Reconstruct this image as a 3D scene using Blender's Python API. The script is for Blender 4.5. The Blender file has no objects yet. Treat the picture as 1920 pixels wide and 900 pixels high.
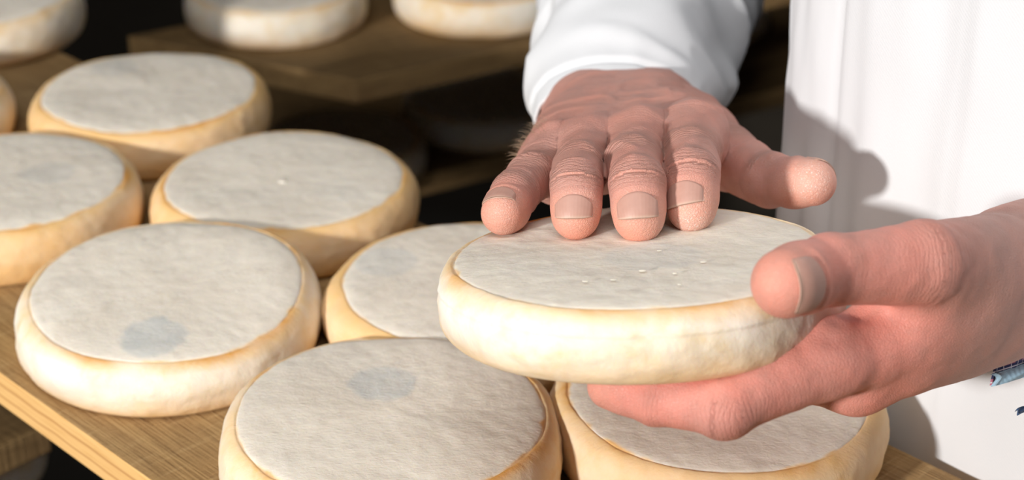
import bpy, math, random
import numpy as np
from mathutils import Vector, Matrix

# ------------------------------------------------------------------ camera, light, exposure
scene = bpy.context.scene
COL = scene.collection
FPX = 3478.67                       # focal length in pixels of the 1920 px wide frame
PITCH = math.radians(26.1654)       # the camera looks down at the board
CAMH = 0.42002                      # camera height above the board's top (board top is z = 0)
CP, SP = math.cos(PITCH), math.sin(PITCH)

cam = bpy.data.cameras.new('camera')
cam_o = bpy.data.objects.new('camera', cam)
COL.objects.link(cam_o)
cam.sensor_width = 36.0
cam.lens = FPX * 36.0 / 1920.0
cam.clip_start = 0.02
cam_o.location = (0, 0, CAMH)
cam_o.rotation_euler = (math.pi / 2 - PITCH, 0, 0)
cam.dof.use_dof = True
cam.dof.focus_distance = 0.685
cam.dof.aperture_fstop = 9.5
scene.camera = cam_o

world = bpy.data.worlds.new('cellar_air')
scene.world = world
world.use_nodes = True
world.node_tree.nodes['Background'].inputs[0].default_value = (0.75, 0.85, 1.0, 1)
world.node_tree.nodes['Background'].inputs[1].default_value = 0.16

def aim(o, target):
    d = Vector(target) - o.location
    o.rotation_euler = d.to_track_quat('-Z', 'Y').to_euler()

# key: a photographer's lamp standing front-left, low
key = bpy.data.lights.new('key_lamp', 'SPOT')
key.energy = 275
key.color = (1.0, 0.965, 0.92)
key.spot_size = math.radians(34)
key.spot_blend = 0.35
key.shadow_soft_size = 0.10
key_o = bpy.data.objects.new('key_lamp', key)
COL.objects.link(key_o)
KT = Vector((0.06, 0.86, 0.06))
AZ, EL, KD = math.radians(38), math.radians(15), 2.6
key_o.location = KT - KD * Vector((math.sin(AZ) * math.cos(EL), math.cos(AZ) * math.cos(EL), -math.sin(EL)))
aim(key_o, KT)

# fill: unseen soft light added overhead to brighten the wheel tops
fill = bpy.data.lights.new('overhead_fill', 'AREA')
fill.shape = 'RECTANGLE'
fill.size, fill.size_y = 1.4, 1.0
fill.energy = 17
fill.color = (1.0, 0.985, 0.96)
fill_o = bpy.data.objects.new('overhead_fill', fill)
COL.objects.link(fill_o)
fill_o.location = (-0.25, 0.10, 1.60)
aim(fill_o, (0.1, 0.75, 0.0))

vs = scene.view_settings
vs.view_transform = 'Standard'
vs.look = 'None'
vs.gamma = 1.0
vs.exposure = 0.0
vs.use_curve_mapping = False

# ------------------------------------------------------------------ helpers
def at(x, y, d):
    """world point seen at pixel (x, y) at distance d along the optical axis"""
    a, b = (x - 960) / FPX, (450 - y) / FPX
    return np.array([a * d, d * (CP + b * SP), CAMH + d * (-SP + b * CP)])

def onz(x, y, z):
    b = (450 - y) / FPX
    return at(x, y, (z - CAMH) / (-SP + b * CP))

def camvec(r, u, t):
    """direction given as right / up / towards the viewer"""
    v = np.array([r, u * SP - t * CP, u * CP + t * SP], float)
    return v / np.linalg.norm(v)

def unit(v):
    v = np.asarray(v, float)
    return v / np.linalg.norm(v)

def hash3(ix, iy, iz, seed):
    n = (ix * 374761393 + iy * 668265263 + iz * 2147483647 + seed * 144665) & 0xffffffff
    n = ((n ^ (n >> 13)) * 1274126177) & 0xffffffff
    n = ((n ^ (n >> 16)) * 2246822519) & 0xffffffff
    return ((n ^ (n >> 15)) & 0xffff) / 65535.0

def vnoise(P, freq, seed=0):
    """value noise in -1..1 at points P (n, 3)"""
    Q = np.asarray(P, float) * freq + 1000.0
    I = np.floor(Q).astype(np.int64)
    f = Q - I
    f = f * f * (3 - 2 * f)
    out = 0
    for dx in (0, 1):
        for dy in (0, 1):
            for dz in (0, 1):
                w = (f[:, 0] if dx else 1 - f[:, 0]) * (f[:, 1] if dy else 1 - f[:, 1]) * (f[:, 2] if dz else 1 - f[:, 2])
                out = out + w * hash3(I[:, 0] + dx, I[:, 1] + dy, I[:, 2] + dz, seed)
    return out * 2 - 1

def fbm(P, freq, seed=0, octs=3):
    return sum(vnoise(P, freq * 2 ** k, seed + k) * 0.5 ** k for k in range(octs))

def sstep(a, b, x):
    t = np.clip((x - a) / (b - a), 0, 1)
    return t * t * (3 - 2 * t)

def mesh_obj(name, V, F, mats, parent=None, smooth=True, attrs=None):
    me = bpy.data.meshes.new(name)
    V = np.asarray(V, float)
    if isinstance(F, np.ndarray) and F.ndim == 2:
        n, k = F.shape
        me.vertices.add(len(V))
        me.vertices.foreach_set('co', V.astype(np.float32).ravel())
        me.loops.add(n * k)
        me.loops.foreach_set('vertex_index', F.astype(np.int32).ravel())
        me.polygons.add(n)
        me.polygons.foreach_set('loop_start', np.arange(0, n * k, k, dtype=np.int32))
        me.update(calc_edges=True)
        me.validate()
    else:
        me.from_pydata([tuple(v) for v in V], [], [tuple(int(i) for i in q) for q in F])
        me.update()
    if smooth:
        me.polygons.foreach_set('use_smooth', np.ones(len(me.polygons), bool))
    for m in (mats if isinstance(mats, (list, tuple)) else [mats]):
        me.materials.append(m)
    for k, a in (attrs or {}).items():
        a = np.asarray(a, np.float32)
        if a.ndim == 1:
            me.attributes.new(k, 'FLOAT', 'POINT').data.foreach_set('value', a)
        else:
            me.attributes.new(k, 'FLOAT_VECTOR', 'POINT').data.foreach_set('vector', a.ravel())
    o = bpy.data.objects.new(name, me)
    COL.objects.link(o)
    if parent:
        o.parent = parent
    return o

def tag(o, label=None, cat=None, group=None, kind=None):
    for k, v in (('label', label), ('category', cat), ('group', group), ('kind', kind)):
        if v:
            o[k] = v
    return o

def empty(name, loc=(0, 0, 0)):
    o = bpy.data.objects.new(name, None)
    COL.objects.link(o)
    o.location = loc
    o.empty_display_size = 0.05
    return o

def set_origin(o, p):
    """move a mesh object's origin to world point p without moving the mesh"""
    p = Vector(p)
    o.data.transform(Matrix.Translation(-p))
    o.location = p

def grid_faces(nu, nv, close_u=False, close_v=False):
    I, J = np.meshgrid(np.arange(nu if close_u else nu - 1), np.arange(nv if close_v else nv - 1), indexing='ij')
    a = I * nv + J
    b = ((I + 1) % nu) * nv + J
    c = ((I + 1) % nu) * nv + (J + 1) % nv
    d = I * nv + (J + 1) % nv
    return np.stack([a, b, c, d], -1).reshape(-1, 4)

# ------------------------------------------------------------------ materials
class NT:
    def __init__(self, name):
        self.m = bpy.data.materials.new(name)
        self.m.use_nodes = True
        self.t = self.m.node_tree
        self.b = self.t.nodes['Principled BSDF']
    def n(self, typ, **kw):
        nd = self.t.nodes.new(typ)
        for k, v in kw.items():
            if hasattr(nd, k):
                setattr(nd, k, v)
            else:
                self.set(nd.inputs[k.replace('_', ' ')], v)
        return nd
    def set(self, sock, v):
        if isinstance(v, bpy.types.NodeSocket):
            self.t.links.new(v, sock)
        else:
            sock.default_value = v
    def attr(self, name):
        nd = self.n('ShaderNodeAttribute')
        nd.attribute_name = name
        return nd
    def coord(self):
        return self.n('ShaderNodeTexCoord').outputs['Object']
    def mapping(self, vec, scale=(1, 1, 1), rot=(0, 0, 0), loc=(0, 0, 0)):
        nd = self.n('ShaderNodeMapping')
        self.set(nd.inputs['Vector'], vec)
        nd.inputs['Scale'].default_value = scale
        nd.inputs['Rotation'].default_value = rot
        nd.inputs['Location'].default_value = loc
        return nd.outputs[0]
    def noise(self, vec, scale, detail=3.0, rough=0.5, dist=0.0):
        nd = self.n('ShaderNodeTexNoise')
        self.set(nd.inputs['Vector'], vec)
        nd.inputs['Scale'].default_value = scale
        nd.inputs['Detail'].default_value = detail
        nd.inputs['Roughness'].default_value = rough
        nd.inputs['Distortion'].default_value = dist
        return nd.outputs['Fac']
    def ramp(self, fac, stops):
        nd = self.n('ShaderNodeValToRGB')
        self.set(nd.inputs[0], fac)
        e = nd.color_ramp.elements
        while len(e) < len(stops):
            e.new(0.5)
        for el, (p, c) in zip(e, stops):
            el.position = p
            el.color = c if len(c) == 4 else (*c, 1)
        return nd.outputs[0]
    def math(self, op, a, b=None, c=None, clamp=False):
        nd = self.n('ShaderNodeMath', operation=op)
        nd.use_clamp = clamp
        for s, v in zip(nd.inputs, (a, b, c)):
            if v is not None:
                self.set(s, v)
        return nd.outputs[0]
    def mix(self, fac, a, b, mode='MIX'):
        nd = self.n('ShaderNodeMix')
        nd.data_type = 'RGBA'
        nd.blend_type = mode
        self.set(nd.inputs[0], fac)
        for s, v in ((nd.inputs[6], a), (nd.inputs[7], b)):
            if isinstance(v, (tuple, list)) and len(v) == 3:
                v = (*v, 1)
            self.set(s, v)
        return nd.outputs[2]
    def bump(self, height, dist, strength=1.0, normal=None):
        nd = self.n('ShaderNodeBump')
        self.set(nd.inputs['Height'], height)
        nd.inputs['Distance'].default_value = dist
        nd.inputs['Strength'].default_value = strength
        if normal is not None:
            self.set(nd.inputs['Normal'], normal)
        return nd.outputs[0]
    def fin(self, color, rough=0.6, normal=None, **kw):
        self.set(self.b.inputs['Base Color'], (*color, 1) if isinstance(color, tuple) and len(color) == 3 else color)
        self.set(self.b.inputs['Roughness'], rough)
        if normal is not None:
            self.set(self.b.inputs['Normal'], normal)
        for k, v in kw.items():
            self.set(self.b.inputs[k.replace('_', ' ')], v)
        return self.m

def cheese_material():
    m = NT('cheese_rind')
    co = m.coord()
    face, rim, spot = (m.attr(k).outputs['Fac'] for k in ('face', 'rim', 'spot'))
    seed = m.attr('seed').outputs['Fac']
    off = m.n('ShaderNodeCombineXYZ')
    m.set(off.inputs[0], seed); m.set(off.inputs[2], seed)
    add = m.n('ShaderNodeVectorMath', operation='ADD')
    m.set(add.inputs[0], co); m.set(add.inputs[1], off.outputs[0])
    p = add.outputs[0]
    n_big = m.noise(p, 30, 4, 0.55)
    n_mid = m.noise(p, 110, 4, 0.6, 0.4)
    n_fine = m.noise(m.mapping(p, (1, 1.6, 1), (0, 0, 0.5)), 520, 3, 0.6)
    # side: chalky cream with straw patches
    side = m.mix(m.ramp(n_mid, [(0.42, (0, 0, 0)), (0.70, (1, 1, 1))]), (0.86, 0.79, 0.66), (0.80, 0.62, 0.36))
    side = m.mix(m.ramp(n_big, [(0.38, (1, 1, 1)), (0.62, (0, 0, 0))]), side, (0.90, 0.85, 0.76))
    side = m.mix(m.attr('warm').outputs['Fac'], side, m.mix(n_mid, (0.86, 0.60, 0.31), (0.81, 0.47, 0.18)))
    band = m.mix(n_mid, (0.76, 0.42, 0.13), (0.82, 0.57, 0.24))
    band = m.mix(m.ramp(rim, [(0.55, (0, 0, 0)), (0.9, (1, 1, 1))]), band, (0.74, 0.36, 0.08))
    rimf = m.math('MULTIPLY', rim, m.ramp(n_mid, [(0.25, (0.62, 0.62, 0.62)), (0.6, (1, 1, 1))]), clamp=True)
    col = m.mix(rimf, side, band)
    # top face: grey-beige mould cover
    top = m.mix(m.ramp(n_big, [(0.3, (0, 0, 0)), (0.7, (1, 1, 1))]), (0.76, 0.69, 0.59), (0.82, 0.765, 0.67))
    top = m.mix(m.ramp(n_mid, [(0.55, (0, 0, 0)), (0.75, (0.6, 0.6, 0.6))]), top, (0.63, 0.56, 0.47))
    top = m.mix(m.ramp(n_fine, [(0.60, (0, 0, 0)), (0.78, (0.7, 0.7, 0.7))]), top, (0.86, 0.84, 0.80))
    sp = m.math('MULTIPLY', spot, m.ramp(n_mid, [(0.2, (0.55, 0.55, 0.55)), (0.6, (1, 1, 1))]), clamp=True)
    top = m.mix(sp, top, (0.56, 0.575, 0.56))
    col = m.mix(face, col, top)
    # relief
    stroke = m.noise(m.mapping(p, (1, 2.0, 1), (0, 0, -0.35)), 420, 3, 0.55, 0.5)
    pits = m.n('ShaderNodeTexVoronoi')
    m.set(pits.inputs['Vector'], m.mapping(p, (1, 2.0, 1), (0, 0, -0.35)))
    pits.inputs['Scale'].default_value = 130
    pit = m.ramp(pits.outputs['Distance'], [(0.0, (1, 1, 1)), (0.22, (0, 0, 0))])
    h = m.math('ADD', m.math('MULTIPLY', stroke, 0.65), m.math('MULTIPLY', pit, 0.35))
    h = m.math('ADD', h, m.math('MULTIPLY', n_mid, 1.2))
    nor = m.bump(h, 0.0007, 0.42)
    return m.fin(col, 0.72, nor, Specular_IOR_Level=0.3, Subsurface_Weight=0.22,
                 Subsurface_Radius=(1.0, 0.55, 0.2), Subsurface_Scale=0.005)

def wood_material(name, cols, ring=220.0, rough=0.75, lines=None, bump=0.0007, sawn=True):
    """grain runs along local x"""
    m = NT(name)
    co = m.coord()
    g1 = m.noise(m.mapping(co, (2.2, 40, 40)), 4.0, 5, 0.6, 0.6)
    g2 = m.noise(m.mapping(co, (10, 260, 260)), 3.0, 4, 0.6)
    big = m.noise(co, 9, 3, 0.5)
    saw = m.noise(m.mapping(co, (150, 12, 12), (0, 0, 0.12)), 2.0, 3, 0.6)
    c = m.mix(m.ramp(g1, [(0.3, (0, 0, 0)), (0.7, (1, 1, 1))]), cols[0], cols[1])
    c = m.mix(m.ramp(big, [(0.35, (0, 0, 0)), (0.75, (0.8, 0.8, 0.8))]), c, cols[2])
    c = m.mix(m.ramp(g2, [(0.52, (0, 0, 0)), (0.72, (0.8, 0.8, 0.8))]), c, cols[3])
    if lines:
        s = m.n('ShaderNodeSeparateXYZ')
        m.set(s.inputs[0], co)
        wob = m.math('MULTIPLY', m.math('SUBTRACT', m.noise(m.mapping(co, (6, 1, 1)), 3, 2), 0.5), 0.004)
        z = m.math('ADD', s.outputs[2], wob)
        acc = None
        for zc, w in lines:
            d = m.math('ABSOLUTE', m.math('SUBTRACT', z, zc))
            l = m.math('SUBTRACT', 1.0, m.math('DIVIDE', d, w), clamp=True)
            acc = l if acc is None else m.math('MAXIMUM', acc, l)
        c = m.mix(m.math('MULTIPLY', acc, 0.8), c, (0.42, 0.19, 0.06))
    h = m.math('ADD', g2, m.math('MULTIPLY', g1, 0.8))
    if sawn:
        h = m.math('ADD', h, m.math('MULTIPLY', saw, 0.9))
        c = m.mix(m.ramp(saw, [(0.55, (0, 0, 0)), (0.75, (0.45, 0.45, 0.45))]), c, cols[4])
    return m.fin(c, rough, m.bump(h, bump, 0.8), Specular_IOR_Level=0.25)

def skin_material():
    m = NT('skin')
    co = m.coord()
    tint = m.attr('tint').outputs['Vector']
    ws, wm = m.attr('wrinkle_s').outputs['Fac'], m.attr('wrinkle_m').outputs['Fac']
    powder = m.attr('powder').outputs['Fac']
    n1 = m.noise(co, 130, 3, 0.6)
    n2 = m.noise(co, 620, 3, 0.6)
    blot = m.noise(co, 45, 3, 0.55)
    c = m.mix(m.ramp(blot, [(0.3, (0, 0, 0)), (0.7, (1, 1, 1))]), (0.90, 0.93, 0.95), (1.08, 0.96, 0.93))
    c = m.mix(1.0, tint, c, 'MULTIPLY')
    c = m.mix(m.ramp(n1, [(0.45, (0, 0, 0)), (0.75, (0.35, 0.35, 0.35))]), c, (0.46, 0.24, 0.19))
    # finger creases: crossing waves along the finger
    ph = m.math('ADD', m.math('MULTIPLY', ws, 2 * math.pi / 0.0015), m.math('MULTIPLY', m.noise(co, 170, 3, 0.6), 13.0))
    w1 = m.math('POWER', m.math('ABSOLUTE', m.math('SINE', ph)), 0.5)
    ph2 = m.math('ADD', m.math('MULTIPLY', ws, 2 * math.pi / 0.0034), m.math('MULTIPLY', m.noise(co, 120, 2, 0.5), 9.0))
    w2 = m.math('POWER', m.math('ABSOLUTE', m.math('SINE', ph2)), 0.35)
    wr = m.math('ADD', m.math('MULTIPLY', w1, 0.45), m.math('MULTIPLY', w2, 0.9))
    wr = m.math('MULTIPLY', wr, wm)
    vor = m.n('ShaderNodeTexVoronoi')
    vor.feature = 'DISTANCE_TO_EDGE'
    m.set(vor.inputs['Vector'], co)
    vor.inputs['Scale'].default_value = 950
    cell = m.ramp(vor.outputs[0], [(0.0, (0, 0, 0)), (0.16, (1, 1, 1))])
    crease_dark = m.math('MULTIPLY', m.math('SUBTRACT', 1.0, m.math('MULTIPLY', w1, w2), clamp=True), m.math('MULTIPLY', wm, 0.35))
    c = m.mix(crease_dark, c, (0.34, 0.16, 0.12))
    flake = m.ramp(m.noise(co, 1500, 2, 0.5), [(0.60, (0, 0, 0)), (0.66, (1, 1, 1))])
    dust = m.math('MULTIPLY', powder, m.math('ADD', m.math('MULTIPLY', flake, 0.8), m.math('MULTIPLY', n1, 0.5)), clamp=True)
    c = m.mix(dust, c, (0.86, 0.78, 0.72))
    h = m.math('ADD', wr, m.math('MULTIPLY', cell, 0.16))
    h = m.math('ADD', h, m.math('MULTIPLY', n2, 0.25))
    h = m.math('ADD', h, m.math('MULTIPLY', n1, 0.5))
    nor = m.bump(h, 0.00075, 0.75)
    return m.fin(c, 0.52, nor, Specular_IOR_Level=0.38, Subsurface_Weight=0.22,
                 Subsurface_Radius=(1.0, 0.35, 0.2), Subsurface_Scale=0.0035)

def cloth_material(name, col, weave=2600.0, amt=0.00012, rough=0.85):
    m = NT(name)
    co = m.coord()
    n = m.noise(co, 14, 3, 0.5)
    c = m.mix(n, tuple(x * 0.985 for x in col), col)
    wv = m.n('ShaderNodeTexWave')
    m.set(wv.inputs['Vector'], m.mapping(co, (1, 1, 1), (0.6, 0.5, 0.4)))
    wv.inputs['Scale'].default_value = weave / 8
    wv.inputs['Distortion'].default_value = 1.0
    h = m.math('ADD', m.math('MULTIPLY', wv.outputs['Fac'], 0.5), m.noise(co, 900, 2, 0.6))
    return m.fin(c, rough, m.bump(h, amt, 0.5), Specular_IOR_Level=0.2, Sheen_Weight=0.1)

M_CHEESE = cheese_material()
M_TOP = wood_material('weathered_board_top', [(0.30, 0.17, 0.065), (0.46, 0.29, 0.12), (0.36, 0.24, 0.12), (0.15, 0.075, 0.03), (0.62, 0.44, 0.22)], bump=0.0020)
M_EDGE = wood_material('planed_board_edge', [(0.72, 0.42, 0.15), (0.80, 0.50, 0.20), (0.76, 0.47, 0.20), (0.62, 0.33, 0.10), (0.80, 0.52, 0.22)],
                       lines=[(-0.0062, 0.0011), (-0.0125, 0.0009)], bump=0.0003, sawn=False)
M_SHELF = wood_material('old_shelf_wood', [(0.13, 0.078, 0.030), (0.26, 0.16, 0.065), (0.17, 0.11, 0.05), (0.11, 0.06, 0.025), (0.36, 0.24, 0.11)], bump=0.0011)
M_SHELFEDGE = wood_material('old_shelf_edge', [(0.38, 0.23, 0.095), (0.54, 0.35, 0.15), (0.20, 0.11, 0.05), (0.12, 0.065, 0.03), (0.4, 0.27, 0.13)], bump=0.0011)
M_DARKWOOD = wood_material('dark_rack_wood', [(0.12, 0.07, 0.03), (0.20, 0.12, 0.05), (0.14, 0.085, 0.04), (0.07, 0.04, 0.02), (0.2, 0.13, 0.06)])
M_SKIN = skin_material()
M_COAT = cloth_material('white_cotton_twill', (0.70, 0.715, 0.745))
M_NAIL = None

def nail_material():
    m = NT('fingernail')
    co = m.coord()
    c = m.mix(m.noise(co, 300, 2), (0.46, 0.25, 0.20), (0.54, 0.31, 0.25))
    edge = m.attr('free_edge').outputs['Fac']
    c = m.mix(m.math('MULTIPLY', edge, 0.6), c, (0.60, 0.44, 0.34))
    s = m.attr('ridge').outputs['Fac']
    return m.fin(c, 0.5, m.bump(m.math('SINE', m.math('MULTIPLY', s, 45.0)), 0.00003, 0.3), Specular_IOR_Level=0.5,
                 Subsurface_Weight=0.1, Subsurface_Radius=(1, 0.4, 0.3), Subsurface_Scale=0.002)
M_NAIL = nail_material()

def wall_material(name, c0, c1, scale):
    m = NT(name)
    co = m.coord()
    n = m.noise(co, scale, 5, 0.6)
    return m.fin(m.mix(n, c0, c1), 0.9, m.bump(n, 0.02, 0.8), Specular_IOR_Level=0.1)

# ------------------------------------------------------------------ directions of the near board
BD = unit((0.692, -0.722, 0))        # along the board, towards the viewer's right
BN = unit((0.722, 0.692, 0))         # across the board, away to the right
N_L, N_R = 0.3325, 0.5715            # the board's two long edges, measured along BN

def bp(s, n, z=0.0):
    return BD * s + BN * n + np.array([0, 0, z])

def box_mesh(name, corners_bottom, thick, mats, parent=None, bevel=0.0012, origin=None, xaxis=None, seg=2):
    """prism over a quad (counter-clockwise, bottom z) with top/side material slots; local x along xaxis"""
    o0 = np.asarray(origin if origin is not None else corners_bottom[0], float)
    xa = unit(xaxis if xaxis is not None else (1, 0, 0))
    ya = np.array([-xa[1], xa[0], 0.0])
    import bmesh
    bm = bmesh.new()
    lo, hi = [], []
    for c in corners_bottom:
        d = np.asarray(c, float) - o0
        l = (d @ xa, d @ ya, d[2])
        lo.append(bm.verts.new(l))
        hi.append(bm.verts.new((l[0], l[1], l[2] + thick)))
    n = len(lo)
    bm.faces.new(list(reversed(lo)))
    bm.faces.new(hi)
    for i in range(n):
        bm.faces.new((lo[i], lo[(i + 1) % n], hi[(i + 1) % n], hi[i]))
    bmesh.ops.recalc_face_normals(bm, faces=bm.faces)
    if bevel:
        bmesh.ops.bevel(bm, geom=list(bm.edges), offset=bevel, segments=seg, affect='EDGES', profile=0.5)
    if len(mats) > 1:
        for f in bm.faces:
            f.material_index = 0 if abs(f.normal.z) > 0.8 else 1
    me = bpy.data.meshes.new(name)
    bm.to_mesh(me)
    bm.free()
    for m in mats:
        me.materials.append(m)
    o = bpy.data.objects.new(name, me)
    COL.objects.link(o)
    o.matrix_world = Matrix(((xa[0], ya[0], 0, o0[0]), (xa[1], ya[1], 0, o0[1]), (0, 0, 1, o0[2]), (0, 0, 0, 1)))
    if parent:
        o.parent = parent
    return o

# ------------------------------------------------------------------ room
FLOOR_Z, CEIL_Z = -0.95, 1.75
M_WALL = wall_material('cellar_stone', (0.035, 0.030, 0.024), (0.075, 0.062, 0.048), 6)
M_FLOOR = wall_material('cellar_floor', (0.05, 0.045, 0.04), (0.10, 0.09, 0.075), 5)
def slab(name, x0, x1, y0, y1, z0, z1, mat):
    o = box_mesh(name, [(x0, y0, z0), (x1, y0, z0), (x1, y1, z0), (x0, y1, z0)], z1 - z0, [mat], bevel=0, origin=(x0, y0, z0))
    return tag(o, kind='structure')
slab('floor', -2.6, 2.6, -3.0, 3.0, FLOOR_Z - 0.1, FLOOR_Z, M_FLOOR)
slab('ceiling', -2.6, 2.6, -3.0, 3.0, CEIL_Z, CEIL_Z + 0.1, M_WALL)
slab('wall_back', -2.6, 2.6, 2.9, 3.0, FLOOR_Z, CEIL_Z, M_WALL)
slab('wall_left', -2.7, -2.6, -3.0, 3.0, FLOOR_Z, CEIL_Z, M_WALL)
slab('wall_right', 2.6, 2.7, -3.0, 3.0, FLOOR_Z, CEIL_Z, M_WALL)

# ------------------------------------------------------------------ boards
TH = 0.0185
S0, S1 = -1.42, 0.05
main_board = box_mesh('cheese_board', [bp(S0, N_L, -TH), bp(S1, N_L, -TH), bp(S1, N_R, -TH), bp(S0, N_R, -TH)], TH,
                      [M_TOP, M_EDGE], bevel=0.0009, origin=bp(S0, N_L, 0), xaxis=BD)
tag(main_board, 'long wooden board with a fresh orange-yellow edge carrying two rows of cheese wheels in front', 'board')

# the trestle that carries it (below and outside the frame)
def part(name, p, q, w, h, mats, parent, up=(0, 0, 1)):
    """a square bar from p to q, w wide and h high, as a child of parent"""
    p, q = np.asarray(p, float), np.asarray(q, float)
    a = unit(q - p)
    u = np.asarray(up, float)
    s = unit(np.cross(a, u)); u = np.cross(s, a)
    V = [p0 + s * sx * w / 2 + u * su * h / 2 for p0 in (p, q) for sx, su in ((-1, -1), (1, -1), (1, 1), (-1, 1))]
    F = [(0, 1, 2, 3), (7, 6, 5, 4), (0, 4, 5, 1), (1, 5, 6, 2), (2, 6, 7, 3), (3, 7, 4, 0)]
    o = mesh_obj(name, V, F, mats, smooth=False)
    if parent:
        o.parent = parent
        o.matrix_parent_inverse = Matrix.Translation(-parent.location)
    return o
for s, lab in ((-1.36, 'dark wooden trestle under the far end of the long near board'), (0.0, 'dark wooden trestle under the near end of the long near board')):
    trestle = empty('trestle', bp(s, 0.45, FLOOR_Z))
    tag(trestle, lab, 'trestle', 'trestles under the near board')
    part('bearer', bp(s, 0.345, -TH - 0.02), bp(s, 0.56, -TH - 0.02), 0.04, 0.04, M_DARKWOOD, trestle)
    for n in (0.37, 0.535):
        part('leg', bp(s, n, -TH - 0.04), bp(s, n, FLOOR_Z), 0.035, 0.035, M_DARKWOOD, trestle, up=BD)

# ------------------------------------------------------------------ cheese wheels
PROFILE = [(0.0000, 0.0302), (0.0200, 0.0302), (0.0400, 0.0301), (0.0520, 0.0298), (0.0580, 0.0292), (0.0606, 0.0286), (0.0614, 0.0281), (0.0622, 0.0283),
           (0.0640, 0.0275), (0.0660, 0.0258), (0.0678, 0.0232), (0.0691, 0.0195), (0.0698, 0.0150), (0.0694, 0.0090),
           (0.0680, 0.0040), (0.0660, 0.0012), (0.0635, 0.0001), (0.0580, 0.0), (0.0300, 0.0), (0.0, 0.0)]

def catmull(P, n):
    P = np.asarray(P, float)
    seg = np.linalg.norm(np.diff(P, axis=0), axis=1)
    t = np.concatenate([[0], np.cumsum(seg ** 0.5)])
    out = []
    for u in np.linspace(0, t[-1], n):
        i = min(np.searchsorted(t, u, side='right') - 1, len(P) - 2)
        f = (u - t[i]) / (t[i + 1] - t[i])
        p0, p1, p2, p3 = P[max(i - 1, 0)], P[i], P[i + 1], P[min(i + 2, len(P) - 1)]
        m1 = (p2 - p0) / (t[i + 1] - t[max(i - 1, 0)]) * (t[i + 1] - t[i])
        m2 = (p3 - p1) / (t[min(i + 2, len(P) - 1)] - t[i]) * (t[i + 1] - t[i])
        h = f * f * (3 - 2 * f)
        out.append((2 * f ** 3 - 3 * f ** 2 + 1) * p1 + (f ** 3 - 2 * f ** 2 + f) * m1 + (-2 * f ** 3 + 3 * f ** 2) * p2 + (f ** 3 - f ** 2) * m2)
    return np.array(out)

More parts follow.
